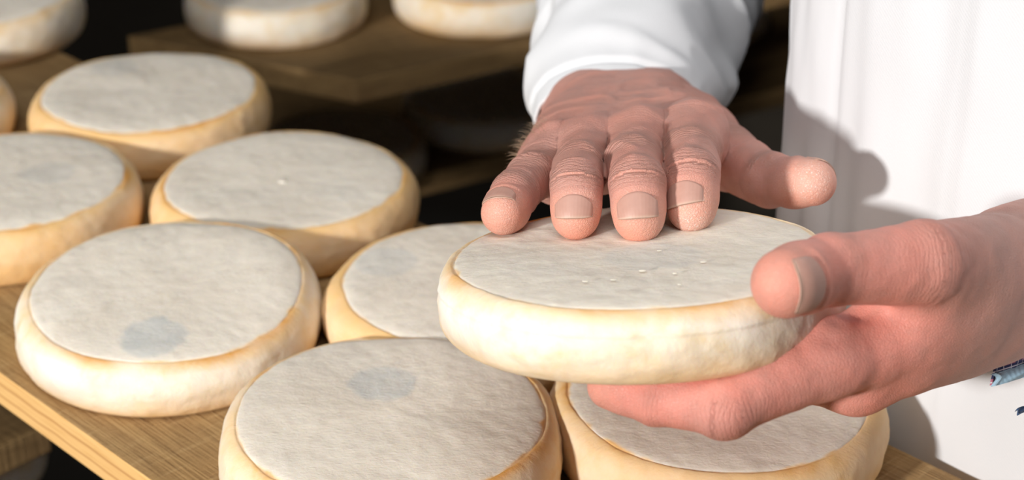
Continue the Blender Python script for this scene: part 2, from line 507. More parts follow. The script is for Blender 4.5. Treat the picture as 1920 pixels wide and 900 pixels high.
def cheese(loc, seed, label, spot=None, size=1.0, height=1.0, segs=224, rings=120, group='cheese wheels lying on the long near board',
           rot=None, amp=1.0, warm=0.15, face_shift=0.0, tilt=0.0):
    pr = catmull(PROFILE, rings)
    pr[:, 0] = np.maximum(pr[:, 0], 0)
    th = np.linspace(0, 2 * math.pi, segs, endpoint=False)
    rr, zz = pr[:, 0], pr[:, 1]
    ring = np.stack([np.cos(th), np.sin(th), np.zeros(segs)], 1)
    wob = 0.012 * vnoise(ring, 1.3, seed) + 0.007 * vnoise(ring, 3.1, seed + 5)
    facewob = 0.016 * vnoise(ring, 1.7, seed + 9) + 0.010 * vnoise(ring, 5.0, seed + 11)
    # which side of the profile: top face, rim/side or bottom
    i_face = np.argmax(rr > 0.0613)
    V, face, rim = [], [], []
    for k in range(rings):
        r, z = rr[k], zz[k]
        near = math.exp(-((r - 0.0616) / 0.006) ** 2) if z > 0.02 else 0.0
        rad = r * (1 + wob * min(r / 0.04, 1) + (facewob * 0.6 + face_shift) * near)
        zt = z * (1 + 0.06 * min(r / 0.07, 1) * vnoise(ring * 0.9, 1.1, seed + 21)) if z > 0.001 else np.full(segs, z)
        V.append(np.stack([ring[:, 0] * rad, ring[:, 1] * rad, zt], 1))
        face.append(np.full(segs, 1.0 if k < i_face else 0.0))
        if z > 0.012 and k >= i_face:
            d = (0.0286 - z)
            rim.append(np.full(segs, d))
        else:
            rim.append(np.full(segs, 1.0 if k >= i_face else 0.0))
    V = np.concatenate(V); face = np.concatenate(face); dz = np.concatenate(rim)
    P = V + np.array([seed * 1.7, seed * 0.9, 0])
    # relief: lumps and shallow dents
    side = 1 - face
    lump = 0.0007 * fbm(P, 55, seed + 31, 3) * amp + 0.00022 * fbm(P, 260, seed + 41, 2)
    rr_ = np.hypot(V[:, 0], V[:, 1]) + 1e-9
    out = np.stack([V[:, 0] / rr_, V[:, 1] / rr_, np.zeros(len(V))], 1)
    bottom = sstep(0.004, 0.0, V[:, 2])
    V = V + out * (lump * side * (1 - bottom))[:, None]
    V[:, 2] += face * (0.00045 * fbm(P, 35, seed + 51, 3) + 0.00016 * fbm(P, 240, seed + 61, 2)) * amp
    # straw-coloured band just outside the face, uneven in width
    w = 0.0050 + 0.0034 * fbm(P, 22, seed + 71, 2)
    rimm = np.where(face > 0, 0.0, np.clip(1 - dz / np.maximum(w, 0.0012), 0, 1) * (0.75 + 0.5 * fbm(P, 30, seed + 75, 2)))
    foot = sstep(0.008, 0.002, V[:, 2]) * 0.35 * side
    rimm = np.clip(np.maximum(rimm, foot * (0.6 + 0.6 * fbm(P, 40, seed + 81, 2))), 0, 1)
    # frayed face boundary
    fr = np.hypot(V[:, 0], V[:, 1])
    facem = face * sstep(0.0621, 0.0603, fr / (1 + face_shift) + 0.0012 * fbm(P, 150, seed + 91, 2))
    rimm = np.maximum(rimm, face * (1 - facem) * 0.8)
    sp = np.zeros(len(V))
    if spot:
        d = np.hypot(V[:, 0] - spot[0], V[:, 1] - spot[1]) / spot[2] + 0.10 * fbm(P, 160, seed + 101, 2)
        sp = sstep(1.06, 0.86, d) * face * spot[3]
    # weld the two poles
    F = grid_faces(rings, segs, close_v=True)
    V[:, 2] *= 1 + tilt * V[:, 1] / 0.07
    V = V * size
    V[:, 2] *= height
    o = mesh_obj('round_cheese', V, F, M_CHEESE,
                 attrs={'face': facem, 'rim': rimm, 'spot': sp, 'seed': np.full(len(V), seed * 0.37),
                        'warm': np.clip(warm + 0.25 * fbm(P, 18, seed + 111, 2) + 0.55 * sstep(0.016, 0.001, V[:, 2] / size), 0, 1)})
    import bmesh
    bm = bmesh.new(); bm.from_mesh(o.data)
    bmesh.ops.remove_doubles(bm, verts=bm.verts, dist=1e-7)
    bm.normal_update()
    bmesh.ops.recalc_face_normals(bm, faces=bm.faces)
    bm.to_mesh(o.data); bm.free()
    if rot is not None:
        o.matrix_world = Matrix.Translation(Vector(loc)) @ rot.to_4x4()
    else:
        o.location = loc
    tag(o, label, 'cheese', group)
    return o

def spot_at(px, py, c, r, a, z=0.03):
    w = onz(px, py, z)
    return (w[0] - c[0], w[1] - c[1], r, a)

cA, cB, cC, cD = (-0.2609, 0.8669), (-0.2081, 0.9929), (-0.1177, 0.8724), (-0.1564, 0.7462)
cE, cF, cG = (-0.0487, 0.6371), (-0.0175, 0.7546), (0.0849, 0.6561)
cheese((*cD, 0.0), 3, 'cheese wheel with a grey-blue round mark near its front edge, at the board\'s orange edge', spot_at(287, 638, cD, 0.0155, 0.85, 0.0262), height=1.03, tilt=0.19)
cheese((*cE, 0.0), 7, 'cheese wheel nearest the viewer, with a grey-blue round mark behind its middle', spot_at(716, 727, cE, 0.0142, 0.75), warm=0.25, height=1.06)
cheese((*cA, 0.0), 11, 'cheese wheel cut by the picture\'s left edge behind the one with the front mark', spot_at(90, 325, cA, 0.0145, 0.35), warm=0.7)
cheese((*cC, 0.0), 17, 'cheese wheel in the middle of the back row, white crumb on its grey top', spot_at(640, 350, cC, 0.014, 0.15), warm=0.85, height=0.95)
cheese((*cB, 0.0), 23, 'softly blurred whole cheese wheel farthest back on the near board, smooth brownish-grey top', spot_at(215, 128, cB, 0.0145, 0.4), warm=0.9)
cheese((*cF, 0.0), 29, 'cheese wheel half hidden behind the wheel held up in the hands', spot_at(722, 492, cF, 0.0145, 0.5), warm=0.75, face_shift=-0.025)
cheese((*cG, 0.0), 37, 'cheese wheel lying on the board under the holding hand\'s fingers beside the white coat', None, warm=0.55)
cheese((-0.352, 1.160, 0.0), 41, 'dim cheese wheel in the top left corner of the picture', None, segs=128, rings=80)
cheese((-0.3565, 0.985, 0.0), 43, 'cheese wheel showing only a sliver at the left edge, below the dim corner wheel', None, segs=128, rings=80)

# the wheel held up in both hands
HC = at(1197, 466, 0.664)                         # centre of its top face
HN = camvec(-math.sin(math.radians(2.6)) * math.cos(math.radians(14.6)), math.cos(math.radians(14.6)), math.sin(math.radians(14.6)))
hx = unit(np.array([1, 0, 0]) - HN * HN[0])
hy = np.cross(HN, hx)
HROT = Matrix(((hx[0], hy[0], HN[0]), (hx[1], hy[1], HN[1]), (hx[2], hy[2], HN[2])))
HTH = 0.0300 * 0.90 * 1.05
def hp(x, y, z):
    """point in the held wheel's own frame: x right, y away, z up from its top face"""
    return HC + hx * x + hy * y + HN * z
held = cheese(tuple(HC - HN * HTH), 53, 'cheese wheel lifted off the board, held from below and pressed on top by two hands', (0.004, -0.010, 0.017, 0.35), face_shift=0.03, size=1.05, height=0.90, rot=HROT,
              group=None, segs=288, rings=150)
def plane_depth(px, py, z=0.0):
    """distance along the optical axis at which the pixel's ray meets the held wheel's plane z"""
    o = np.array([0, 0, CAMH]); d = at(px, py, 1.0) - o
    return float(((HC + HN * z - o) @ HN) / (d @ HN))

# ------------------------------------------------------------------ background shelves
def shelf(name_label, corner, rdir, ldir, rl, ll, z, th=0.018, cat='shelf board'):
    c = np.array([corner[0], corner[1], z - th])
    r = np.array([*unit(rdir), 0]) if len(rdir) == 2 else unit(rdir)
    l = np.array([*unit(ldir), 0])
    o = box_mesh('shelf_board', [c, c + r * rl, c + r * rl + l * ll, c + l * ll], th, [M_SHELF, M_SHELFEDGE],
                 bevel=0.0012, origin=c + np.array([0, 0, th]), xaxis=r)
    return tag(o, name_label, cat, 'shelf boards in the dark behind')

Z1, Z2 = -0.055, -0.195
p1 = onz(668, 151, Z1); p2 = onz(1000, 77, Z1); p3 = onz(400, 99, Z1)
R1 = unit(p2 - p1)[:2]; L1 = unit(p3 - p1)[:2]
shelf('worn shelf board with a splintered lit corner behind the near wheels', p1, R1, L1, 1.25, 0.20, Z1)
cheese((*(onz(500, 97, Z1)[:2] + np.array([0, 0.067])), Z1), 61, 'blurred pale cheese wheel on the left end of the lit back shelf', None, segs=128, rings=80, group='cheese wheels on the back shelves')
cheese((*(onz(905, 76, Z1)[:2] + np.array([0, 0.067])), Z1), 67, 'blurred pale cheese wheel on the lit back shelf beside the white sleeve', None, segs=128, rings=80, group='cheese wheels on the back shelves')
q1 = onz(640, 366, Z2); q2 = onz(1440, 172, Z2)
R2 = unit(q2 - q1)[:2]
L2 = np.array([-R2[1], R2[0]])
shelf('dark lower shelf board seen beneath the lit back shelf', q1, R2, L2, 1.3, 0.40, Z2)
cheese((*(onz(905, 290, Z2)[:2] + np.array([0, 0.067])), Z2), 71, 'dim cheese wheel on the lower back shelf, partly behind the pressing hand', None, segs=128, rings=80, group='cheese wheels on the back shelves')
cheese((*(onz(625, 385, Z2)[:2] + np.array([0, 0.067])), Z2), 73, 'very dark cheese wheel on the lower back shelf behind the back row', None, segs=128, rings=80, group='cheese wheels on the back shelves')

cheese((*(onz(1318, 96, Z2)[:2] + np.array([0, 0.067])), Z2), 77, 'blurred cheese wheel far back, glimpsed between the white sleeve and the coat', None, segs=128, rings=80, group='cheese wheels on the back shelves')

# rack posts and bearers that carry the two back shelves
rack = empty('rack_frame', (0.35, 1.5, FLOOR_Z))
tag(rack, 'dark wooden rack frame carrying the shelf boards behind the person', 'rack')
def rp(a, b, z):
    return np.array([p1[0] + R1[0] * a + L2[0] * b, p1[1] + R1[1] * a + L2[1] * b, z])
for a in (0.30, 1.10):
    for b in (-0.02, 0.54):
        if a < 0.5 and b < 0:
            continue
        part('post', rp(a, b, FLOOR_Z), rp(a, b, 1.2), 0.03, 0.03, M_DARKWOOD, rack, up=(R1[0], R1[1], 0))
    for z in (Z1, Z2):
        part('bearer', rp(a, 0.02, z - 0.0335), rp(a, 0.56, z - 0.0335), 0.03, 0.03, M_DARKWOOD, rack)

# lower shelves seen under the near board's edge, bottom left
Z4, Z5 = -0.105, -0.235
e1 = onz(92, 793, Z4); e2 = onz(0, 836, Z4)
shelf('blurred lower shelf board under the near board in the lower left corner', e1, unit(e2 - e1)[:2], np.array([-0.72, 0.69]), 0.22, 0.16, Z4)
gz = onz(40, 905, Z5)
cheese((gz[0] - 0.055, gz[1] + 0.005, Z5), 79, 'dim grey cheese wheel on the lowest shelf in the lower left corner', None, segs=128, rings=80, group='cheese wheels on the back shelves')
k1 = np.array([gz[0] + 0.12, gz[1] - 0.16, Z5])
shelf('lowest dark shelf board carrying the grey wheel in the lower left corner', k1, np.array([-0.72, -0.69]) * 0 + np.array([-0.69, 0.72]), np.array([-0.72, -0.69]), 0.5, 0.3, Z5)

# ------------------------------------------------------------------ person: hands as signed distance fields
def smin(a, b, k):
    h = np.clip(0.5 + 0.5 * (b - a) / k, 0, 1)
    return b + (a - b) * h - k * h * (1 - h)

class Bone:
    """tapered capsule; flat = (unit vector, factor) squashes the section along that vector"""
    def __init__(self, a, b, ra, rb, flat=None):
        self.a, self.b, self.ra, self.rb, self.flat = np.asarray(a, float), np.asarray(b, float), ra, rb, flat
        self.ab = self.b - self.a
        self.L = float(np.linalg.norm(self.ab))
        self.ax = self.ab / max(self.L, 1e-9)
    def d(self, P):
        v = P - self.a
        t = np.clip((v @ self.ab) / (self.L ** 2 + 1e-12), 0, 1)
        w = v - t[:, None] * self.ab
        if self.flat is not None:
            u, f = self.flat
            c = w @ u
            w = w + (c * (1 / f - 1))[:, None] * u
        return np.linalg.norm(w, axis=1) - (self.ra + (self.rb - self.ra) * t)

def surface_nets(fn, lo, hi, h):
    lo, hi = np.asarray(lo, float), np.asarray(hi, float)
    C = 4
    n = (np.ceil((hi - lo) / (h * C)).astype(int) + 1)
    ax = [lo[i] + np.arange(n[i]) * h * C + h * (C - 1) / 2 for i in range(3)]
    G = np.stack(np.meshgrid(*ax, indexing='ij'), -1).reshape(-1, 3)
    coarse = fn(G).reshape(n)
    S = np.repeat(np.repeat(np.repeat(coarse, C, 0), C, 1), C, 2).astype(np.float32)
    near = np.abs(S) < h * C * 1.6
    idx = np.argwhere(near)
    for k in range(0, len(idx), 400000):
        q = idx[k:k + 400000]
        S[q[:, 0], q[:, 1], q[:, 2]] = fn(lo + q * h)
    ins = S < 0
    N = S.shape
    cs = np.zeros(tuple(x - 1 for x in N), np.int8)
    for dx in (0, 1):
        for dy in (0, 1):
            for dz in (0, 1):
                cs += ins[dx:N[0] - 1 + dx, dy:N[1] - 1 + dy, dz:N[2] - 1 + dz]
    act = np.argwhere((cs > 0) & (cs < 8))
    vid = np.full(cs.shape, -1, np.int64)
    vid[act[:, 0], act[:, 1], act[:, 2]] = np.arange(len(act))
    acc = np.zeros((len(act), 3)); cnt = np.zeros(len(act))
    for axis in range(3):
        o1, o2 = [a for a in range(3) if a != axis]
        for u in (0, 1):
            for v in (0, 1):
                p = act.copy(); p[:, o1] += u; p[:, o2] += v
                q = p.copy(); q[:, axis] += 1
                sp, sq = S[p[:, 0], p[:, 1], p[:, 2]], S[q[:, 0], q[:, 1], q[:, 2]]
                m = (sp < 0) != (sq < 0)
                t = np.where(m, sp / np.where(m, sp - sq, 1), 0)
                x = p.astype(float); x[:, axis] += t
                acc[m] += x[m]; cnt[m] += 1
    V = lo + acc / cnt[:, None] * h
    quads = []
    for axis in range(3):
        o1, o2 = [(1, 2), (2, 0), (0, 1)][axis]
        a = [slice(None)] * 3; b = [slice(None)] * 3
        a[axis] = slice(0, N[axis] - 1); b[axis] = slice(1, N[axis])
        ch = ins[tuple(a)] != ins[tuple(b)]
        e = np.argwhere(ch)
        ok = (e[:, o1] > 0) & (e[:, o2] > 0) & (e[:, o1] < N[o1] - 1) & (e[:, o2] < N[o2] - 1)
        e = e[ok]
        def cell(d1, d2):
            c = e.copy(); c[:, o1] += d1; c[:, o2] += d2
            return vid[c[:, 0], c[:, 1], c[:, 2]]
        q = np.stack([cell(-1, -1), cell(0, -1), cell(0, 0), cell(-1, 0)], 1)
        fl = ~ins[e[:, 0], e[:, 1], e[:, 2]]
        q[fl] = q[fl][:, ::-1]
        quads.append(q)
    F = np.concatenate(quads)
    F = F[(F >= 0).all(1)]
    return V, F

class Finger:
    """joints from the tip to the knuckle with radii; up = back-of-finger direction"""
    def __init__(self, J, R, up, nail=None):
        self.J = [np.asarray(j, float) for j in J]
        self.R, self.nail = R, nail
        self.bones, self.ups = [], []
        for i in range(len(J) - 1):
            b = Bone(self.J[i], self.J[i + 1], R[i], R[i + 1])
            u = up[i] if isinstance(up, list) else up
            self.bones.append(b)
            self.ups.append(unit(u - b.ax * (u @ b.ax)))
    def d(self, P):
        d = None
        for i, b in enumerate(self.bones):
            x = b.d(P)
            d = x if d is None else smin(d, x, 0.0015)
        # knuckle swelling on the back, soft pads in front
        for i in range(1, len(self.J) - 1):
            c = self.J[i] + self.ups[i] * self.R[i] * 0.10
            d = smin(d, np.linalg.norm(P - c, axis=1) - self.R[i] * 0.93, 0.003)
        c = (self.J[0] * 0.62 + self.J[1] * 0.38) - self.ups[0] * self.R[0] * 0.22
        d = smin(d, np.linalg.norm(P - c, axis=1) - self.R[0] * 0.92, 0.005)
        return d
    def coords(self, P):
        """distance from the tip along the finger, back-facing amount, distance to the bones"""
        best = np.full(len(P), 1e9); s = np.zeros(len(P)); dors = np.zeros(len(P)); tt = np.zeros(len(P))
        acc = 0.0
        for b, u in zip(self.bones, self.ups):
            v = P - b.a
            t = np.clip((v @ b.ab) / b.L ** 2, 0, 1)
            w = v - t[:, None] * b.ab
            l = np.linalg.norm(w, axis=1)
            x = l - (b.ra + (b.rb - b.ra) * t)
            m = x < best
            best[m] = x[m]
            s[m] = acc + ((v @ b.ax)[m])
            dors[m] = ((w @ u) / np.maximum(l, 1e-6))[m]
            acc += b.L
        return s, dors, best

class Hand:
    def __init__(self, fingers, palm, kpalm=0.010, kf=0.007, extra=None):
        self.fingers, self.palm, self.kpalm, self.kf, self.extra = fingers, palm, kpalm, kf, extra
    def d(self, P):
        p = None
        for b in self.palm:
            x = b.d(P)
            p = x if p is None else smin(p, x, self.kpalm)
        out = p
        for f in self.fingers:
            out = np.minimum(out, smin(p, f.d(P), self.kf))
        return out
    def grad(self, P, e=2e-4):
        g = np.stack([self.d(P + np.eye(3)[i] * e) - self.d(P - np.eye(3)[i] * e) for i in range(3)], 1)
        return g / np.maximum(np.linalg.norm(g, axis=1), 1e-9)[:, None]

# --- right hand, laid flat on the held wheel: pixel and depth of every joint, tip first
def tipd(px, py, r):
    return plane_depth(px, py, r * 0.55)
RU = camvec(0.0, 0.85, 0.5)
dM = plane_depth(1199, 452, 0.0)
dR = plane_depth(1078, 448, 0.0)
dI = plane_depth(1295, 433, 0.0)
dP = plane_depth(948, 440, 0.0)
middle = Finger([at(1198, 408, dM + 0.003), at(1195, 346, dM + 0.010), at(1188, 309, dM + 0.034), at(1198, 268, dM + 0.076)],
                [0.0094, 0.0104, 0.0112, 0.0124], [camvec(-.12, -.02, 1), camvec(0, .7, .7), RU], nail=(0.0052, 0.0092, 0.0112))
ring = Finger([at(1079, 406, dR + 0.002), at(1081, 348, dR + 0.008), at(1087, 320, dR + 0.031), at(1108, 284, dR + 0.069)],
              [0.0088, 0.0096, 0.0102, 0.0118], [camvec(-.15, 0, 1), camvec(-.1, .7, .7), RU], nail=(0.0050, 0.0085, 0.0100))
index = Finger([at(1296, 390, dI + 0.002), at(1297, 330, dI + 0.010), at(1293, 294, dI + 0.034), at(1302, 252, dI + 0.075)],
               [0.0092, 0.0104, 0.0113, 0.0130], [camvec(-.50, .05, 1), camvec(-.1, .7, .7), RU], nail=(0.0042, 0.0088, 0.0108))
pinky = Finger([at(942, 400, dP + 0.003), at(963, 368, dP + 0.017), at(997, 333, dP + 0.036), at(1036, 296, dP + 0.064)],
               [0.0082, 0.0088, 0.0094, 0.0112], [camvec(-.30, .85, .50), camvec(-.3, .8, .5), RU], nail=(0.0030, 0.0075, 0.0085))
thumb_r = Finger([at(1524, 342, 0.726), at(1444, 338, 0.748), at(1368, 300, 0.782), at(1290, 245, 0.822)],
                 [0.0094, 0.0105, 0.0130, 0.0165], [camvec(.5, .7, -.6), camvec(.2, .8, -.3), RU], nail=(0.0040, 0.0095, 0.012))
mI, mM, mR, mP = index.J[3], middle.J[3], ring.J[3], pinky.J[3]
WR = at(1168, 214, 0.850)
cI, cM, cR, cPk = at(1230, 222, 0.828), at(1188, 216, 0.836), at(1142, 222, 0.836), at(1098, 238, 0.828)
fl = (RU, 0.80)
palm_r = [Bone(mI, cI, 0.0122, 0.0165), Bone(mM, cM, 0.0122, 0.0175), Bone(mR, cR, 0.0118, 0.0175), Bone(mP, cPk, 0.0112, 0.0165),
          Bone((mI + mM) / 2 - RU * 0.006, (cI + cM) / 2, 0.012, 0.016), Bone((mM + mR) / 2 - RU * 0.006, cR, 0.012, 0.016),
          Bone((mR + mP) / 2 - RU * 0.006, cPk, 0.012, 0.016), Bone(mP - RU * 0.008, at(1080, 255, 0.815), 0.011, 0.015),
          Bone(mI * .8 + index.J[2] * .2 - RU * .003, mM * .8 + middle.J[2] * .2 - RU * .003, 0.0085, 0.0085), Bone(mM * .8 + middle.J[2] * .2 - RU * .003, mR * .8 + ring.J[2] * .2 - RU * .003, 0.0085, 0.0085),
          Bone(mR * .8 + ring.J[2] * .2 - RU * .003, mP * .8 + pinky.J[2] * .2 - RU * .003, 0.0082, 0.0078),
          Bone(thumb_r.J[3], cI, 0.0165, 0.017), Bone(thumb_r.J[2], mI - RU * 0.012, 0.0075, 0.0090), Bone(thumb_r.J[2] * .5 + thumb_r.J[3] * .5, mI * .6 + cI * .4, 0.013, 0.012),
          Bone(WR + np.array([0.014, 0, 0]), at(1220, 120, 0.915) , 0.021, 0.023), Bone(WR - np.array([0.017, 0, 0]), at(1170, 120, 0.915), 0.021, 0.023),
          Bone(at(1195, 120, 0.915), at(1262, -110, 1.02), 0.028, 0.036)]
def tendons(P):
    d = 0
    for m, c in ((mI, cI), (mM, cM), (mR, cR), (mP, cPk)):
        b = Bone(m + RU * 0.010, (c * 0.85 + m * 0.15) + RU * 0.012, 0, 0)
        d = d - 0.0016 * np.exp(-(b.d(P) / 0.0040) ** 2) - 0.0016 * np.exp(-(np.linalg.norm(P - m - RU * 0.011, axis=1) / 0.0075) ** 2)
    vein = np.exp(-(vnoise(P + 0.004 * np.stack([vnoise(P, 60, 3)] * 3, 1), 55, 9) / 0.16) ** 2)
    return d - 0.0007 * vein + 0.0005 * vnoise(P, 90, 5) + 0.0002 * vnoise(P, 260, 8)
right_hand = Hand([index, middle, ring, pinky, thumb_r], palm_r, extra=tendons)

# --- left hand, under the held wheel with the thumb on its edge
LU = camvec(-0.1, -0.9, 0.35)            # back of this hand looks down
RB = 0.0098
def under(x, y, r):
    return hp(x, y, -HTH - r - 0.0006)
li = Finger([at(1141, 726, 0.628), at(1232, 742, 0.621), at(1357, 764, 0.612), at(1552, 672, 0.628)],
            [0.0072, 0.0092, 0.0101, 0.0124], [LU, LU, LU])
lm = Finger([under(-0.035, 0.018, 0.0082), under(-0.014, 0.012, 0.0085) - HN * 0.001, under(0.014, 0.009, 0.0098) - HN * 0.005, at(1606, 708, 0.652)],
            [0.0078, 0.0088, 0.0100, 0.0120], [LU, LU, LU])
lr = Finger([under(-0.020, 0.038, 0.0078), under(0.000, 0.034, 0.0085) - HN * 0.001, under(0.026, 0.030, 0.0095) - HN * 0.005, at(1622, 700, 0.672)],
            [0.0075, 0.0085, 0.0096, 0.0115], [LU, LU, LU])
lp = Finger([under(0.012, 0.055, 0.0072), under(0.027, 0.050, 0.0075) - HN * 0.001, under(0.044, 0.045, 0.0085) - HN * 0.004, at(1645, 690, 0.690)],
            [0.0068, 0.0075, 0.0085, 0.0105], [LU, LU, LU])
thumb_l = Finger([at(1474, 531, 0.588), at(1556, 506, 0.606), at(1728, 494, 0.622), at(1850, 500, 0.655)],
                 [0.0114, 0.0116, 0.0140, 0.0185], [camvec(.42, -.12, 1), camvec(.1, .3, 1), camvec(0, .5, .8)], nail=(0.0068, 0.0108, 0.0130))
WL = at(1895, 530, 0.672)
cLi, cLm, cLr, cLp = at(1830, 585, 0.662), at(1835, 600, 0.680), at(1845, 600, 0.695), at(1855, 590, 0.708)
palm_l = [Bone(li.J[3], cLi, 0.0125, 0.0165), Bone(lm.J[3], cLm, 0.0122, 0.0165), Bone(lr.J[3], cLr, 0.012, 0.0165), Bone(lp.J[3], cLp, 0.011, 0.016),
          Bone(at(1720, 560, 0.640), at(1850, 530, 0.660), 0.0165, 0.0185),
          Bone(at(1640, 640, 0.638), at(1800, 560, 0.650), 0.0105, 0.0165),
          Bone(at(1700, 640, 0.652), at(1860, 580, 0.675), 0.0160, 0.0180),
          Bone(WL + camvec(0, 1, 0) * 0.008, at(2010, 470, 0.71), 0.0205, 0.023), Bone(WL - camvec(0, 1, 0) * 0.003, at(2010, 484, 0.71), 0.0192, 0.023),
          Bone(at(2010, 495, 0.71), at(2330, 330, 0.83), 0.029, 0.037)]
def folds_l(P):
    # the crease between thumb and palm, and soft unevenness
    a = Bone(at(1612, 588, 0.628), at(1755, 592, 0.634), 0, 0)
    d = 0.0022 * np.exp(-(a.d(P) / 0.0045) ** 2)
    for p, q, s in (((1585, 640), (1700, 600), 0.0008), ((1570, 655), (1690, 632), 0.0006), ((1556, 640), (1610, 700), 0.0006)):
        b = Bone(at(*p, 0.617), at(*q, 0.627), 0, 0)
        d = d + s * np.exp(-(b.d(P) / 0.003) ** 2)
    return d + 0.0005 * vnoise(P, 80, 15) + 0.0002 * vnoise(P, 240, 18)
left_hand = Hand([li, lm, lr, lp, thumb_l], palm_l, extra=folds_l)

def hand_mesh(H, lo_px, h):
    pts = np.array([j for f in H.fingers for j in f.J] + [q for b in H.palm[:-1] for q in (b.a, b.b)])
    lo, hi = pts.min(0) - 0.03, pts.max(0) + 0.03
    V, F = surface_nets(H.d, lo, hi, h)
    ex = H.extra(V)
    for f in H.fingers:
        if f.nail:
            s, dors, b = f.coords(V)
            nailed = sstep(0.021, 0.015, s) * (b < 0.004)
            ex = ex * (1 - nailed) + 0.00015 * nailed
            # skin fold that frames the nail
            q = f.nail[2] - f.nail[0]
            ex = ex - 0.0005 * np.exp(-((s - q - 0.0012) / 0.0014) ** 2) * sstep(0.3, 0.7, dors) * (b < 0.004)
    V = V - H.grad(V) * (H.d(V) + ex)[:, None]
    return V, F

def skin_attrs(H, V, base, tipc, dorsal, powder_pts, axis=None, wscale=1.0):
    n = len(V)
    best = np.full(n, 1e9); ws = np.zeros(n); wm = np.zeros(n); tint = np.tile(np.array(base), (n, 1)).astype(float)
    for f in H.fingers:
        s, dors, b = f.coords(V)
        m = (b < best) & (b < 0.006)
        best = np.where(m, b, best)
        Ls = np.cumsum([0] + [x.L for x in f.bones])
        mask = 0.22 + 0 * s
        for i, (wd, am) in enumerate(((0.0055, 0.75), (0.010, 1.0))):
            if i + 1 < len(Ls) - 1:
                mask = mask + am * np.exp(-((s - Ls[i + 1]) / wd) ** 2)
        mask = mask + 0.25 * sstep(Ls[1], Ls[2], s)
        mask = mask * sstep(-0.35, 0.45, dors) * sstep(0.004, 0.012, s)
        mask = mask + 0.10 * (dors < 0)
        fade = sstep(0.006, 0.001, b)
        ws = np.where(m, s, ws); wm = np.where(m, mask * fade, wm)
        tip = sstep(0.012, -0.002, s)
        knk = np.clip(mask, 0, 1)
        c = np.array(base) * (1 - tip)[:, None] + np.array(tipc) * tip[:, None]
        c = c * (1 - 0.55 * knk[:, None]) + np.array(dorsal) * (0.55 * knk[:, None])
        tint = np.where(m[:, None], c * fade[:, None] + tint * (1 - fade)[:, None], tint)
    # back of the hand and wrist: fine cross lines
    if axis is not None:
        o, a, up = axis
        g = H.grad(V)
        back = sstep(0.1, 0.7, g @ up) * sstep(0.001, 0.008, best)
        ws = np.where(best > 0.006, (V - o) @ a, ws)
        wm = np.maximum(wm, 0.34 * back)
        tint = tint * (1 - 0.35 * back[:, None]) + np.array(dorsal) * 0.35 * back[:, None]
    pw = np.zeros(n)
    for p, r, a in powder_pts:
        pw = np.maximum(pw, a * np.exp(-(np.linalg.norm(V - p, axis=1) / r) ** 2))
    return {'wrinkle_s': ws, 'wrinkle_m': wm * wscale, 'tint': tint, 'powder': pw}

person = empty('person', bp(-0.30, 0.76, FLOOR_Z))
tag(person, 'person in a white coat pressing one hand on a lifted cheese wheel', 'person')
def own(o, parent=None):
    p = parent or person
    o.parent = p
    o.matrix_parent_inverse = p.matrix_world.inverted() if p is not person else Matrix.Translation(-person.location)
    return o

Vr, Fr = hand_mesh(right_hand, None, 0.0009)
Vl, Fl = hand_mesh(left_hand, None, 0.0009)
Ar = skin_attrs(right_hand, Vr, (0.62, 0.305, 0.25), (0.76, 0.37, 0.275), (0.47, 0.27, 0.22),
                [(index.J[0] - camvec(0, .75, -.5) * 0.008, 0.008, 1.0), (thumb_r.J[0] + camvec(-.3, 0, 1) * 0.009, 0.010, 0.75),
                 (middle.J[0] + camvec(.7, -.6, .3) * 0.009, 0.006, 0.5), (ring.J[0] + camvec(.6, .5, .5) * 0.009, 0.006, 0.45),
                 (pinky.J[0] + camvec(.2, .6, .6) * 0.008, 0.008, 0.35), (pinky.J[0] + camvec(0, -1, .2) * 0.007, 0.004, 0.4)], axis=(WR, unit(mM - WR), RU))
Al = skin_attrs(left_hand, Vl, (0.74, 0.315, 0.255), (0.76, 0.34, 0.26), (0.62, 0.28, 0.225), [], wscale=0.32)
# the left palm and index are redder, the wrist is browner
gx = (Vl[:, 0] - at(1560, 600, 0.63)[0])
wr = sstep(0.02, 0.055, gx)[:, None]
Al['tint'] = Al['tint'] * (1 - wr) + np.array((0.48, 0.265, 0.22)) * wr

# arms and trunk under the coat, coarse
SH_R, SH_L = bp(-0.50, 0.80, 0.52), bp(-0.12, 0.80, 0.52)
EL_R, EL_L = at(1262, -110, 1.02), at(2330, 330, 0.83)
core = [Bone(SH_R, EL_R, 0.050, 0.040), Bone(EL_R, WR, 0.036, 0.021), Bone(SH_L, EL_L, 0.050, 0.040), Bone(EL_L, WL, 0.036, 0.021),
        Bone(bp(-0.30, 0.79, -0.10), bp(-0.30, 0.79, 0.42), 0.105, 0.105), Bone(SH_R, SH_L, 0.06, 0.06),
        Bone(bp(-0.38, 0.79, -0.10), bp(-0.385, 0.79, FLOOR_Z + 0.05), 0.085, 0.05), Bone(bp(-0.22, 0.79, -0.10), bp(-0.215, 0.79, FLOOR_Z + 0.05), 0.085, 0.05)]
def core_d(P):
    d = None
    for b in core:
        x = b.d(P)
        d = x if d is None else smin(d, x, 0.03)
    return d
pts = np.array([q for b in core for q in (b.a, b.b)])
Vc, Fc = surface_nets(core_d, pts.min(0) - 0.13, pts.max(0) + 0.13, 0.010)
keep_far = lambda V: np.minimum(np.linalg.norm(V - WR, axis=1), np.linalg.norm(V - WL, axis=1)) > 0.075
ok = keep_far(Vc)
Fc = Fc[ok[Fc].all(1)]
Ac = {'wrinkle_s': np.zeros(len(Vc)), 'wrinkle_m': np.zeros(len(Vc)), 'tint': np.tile((0.6, 0.35, 0.29), (len(Vc), 1)), 'powder': np.zeros(len(Vc))}
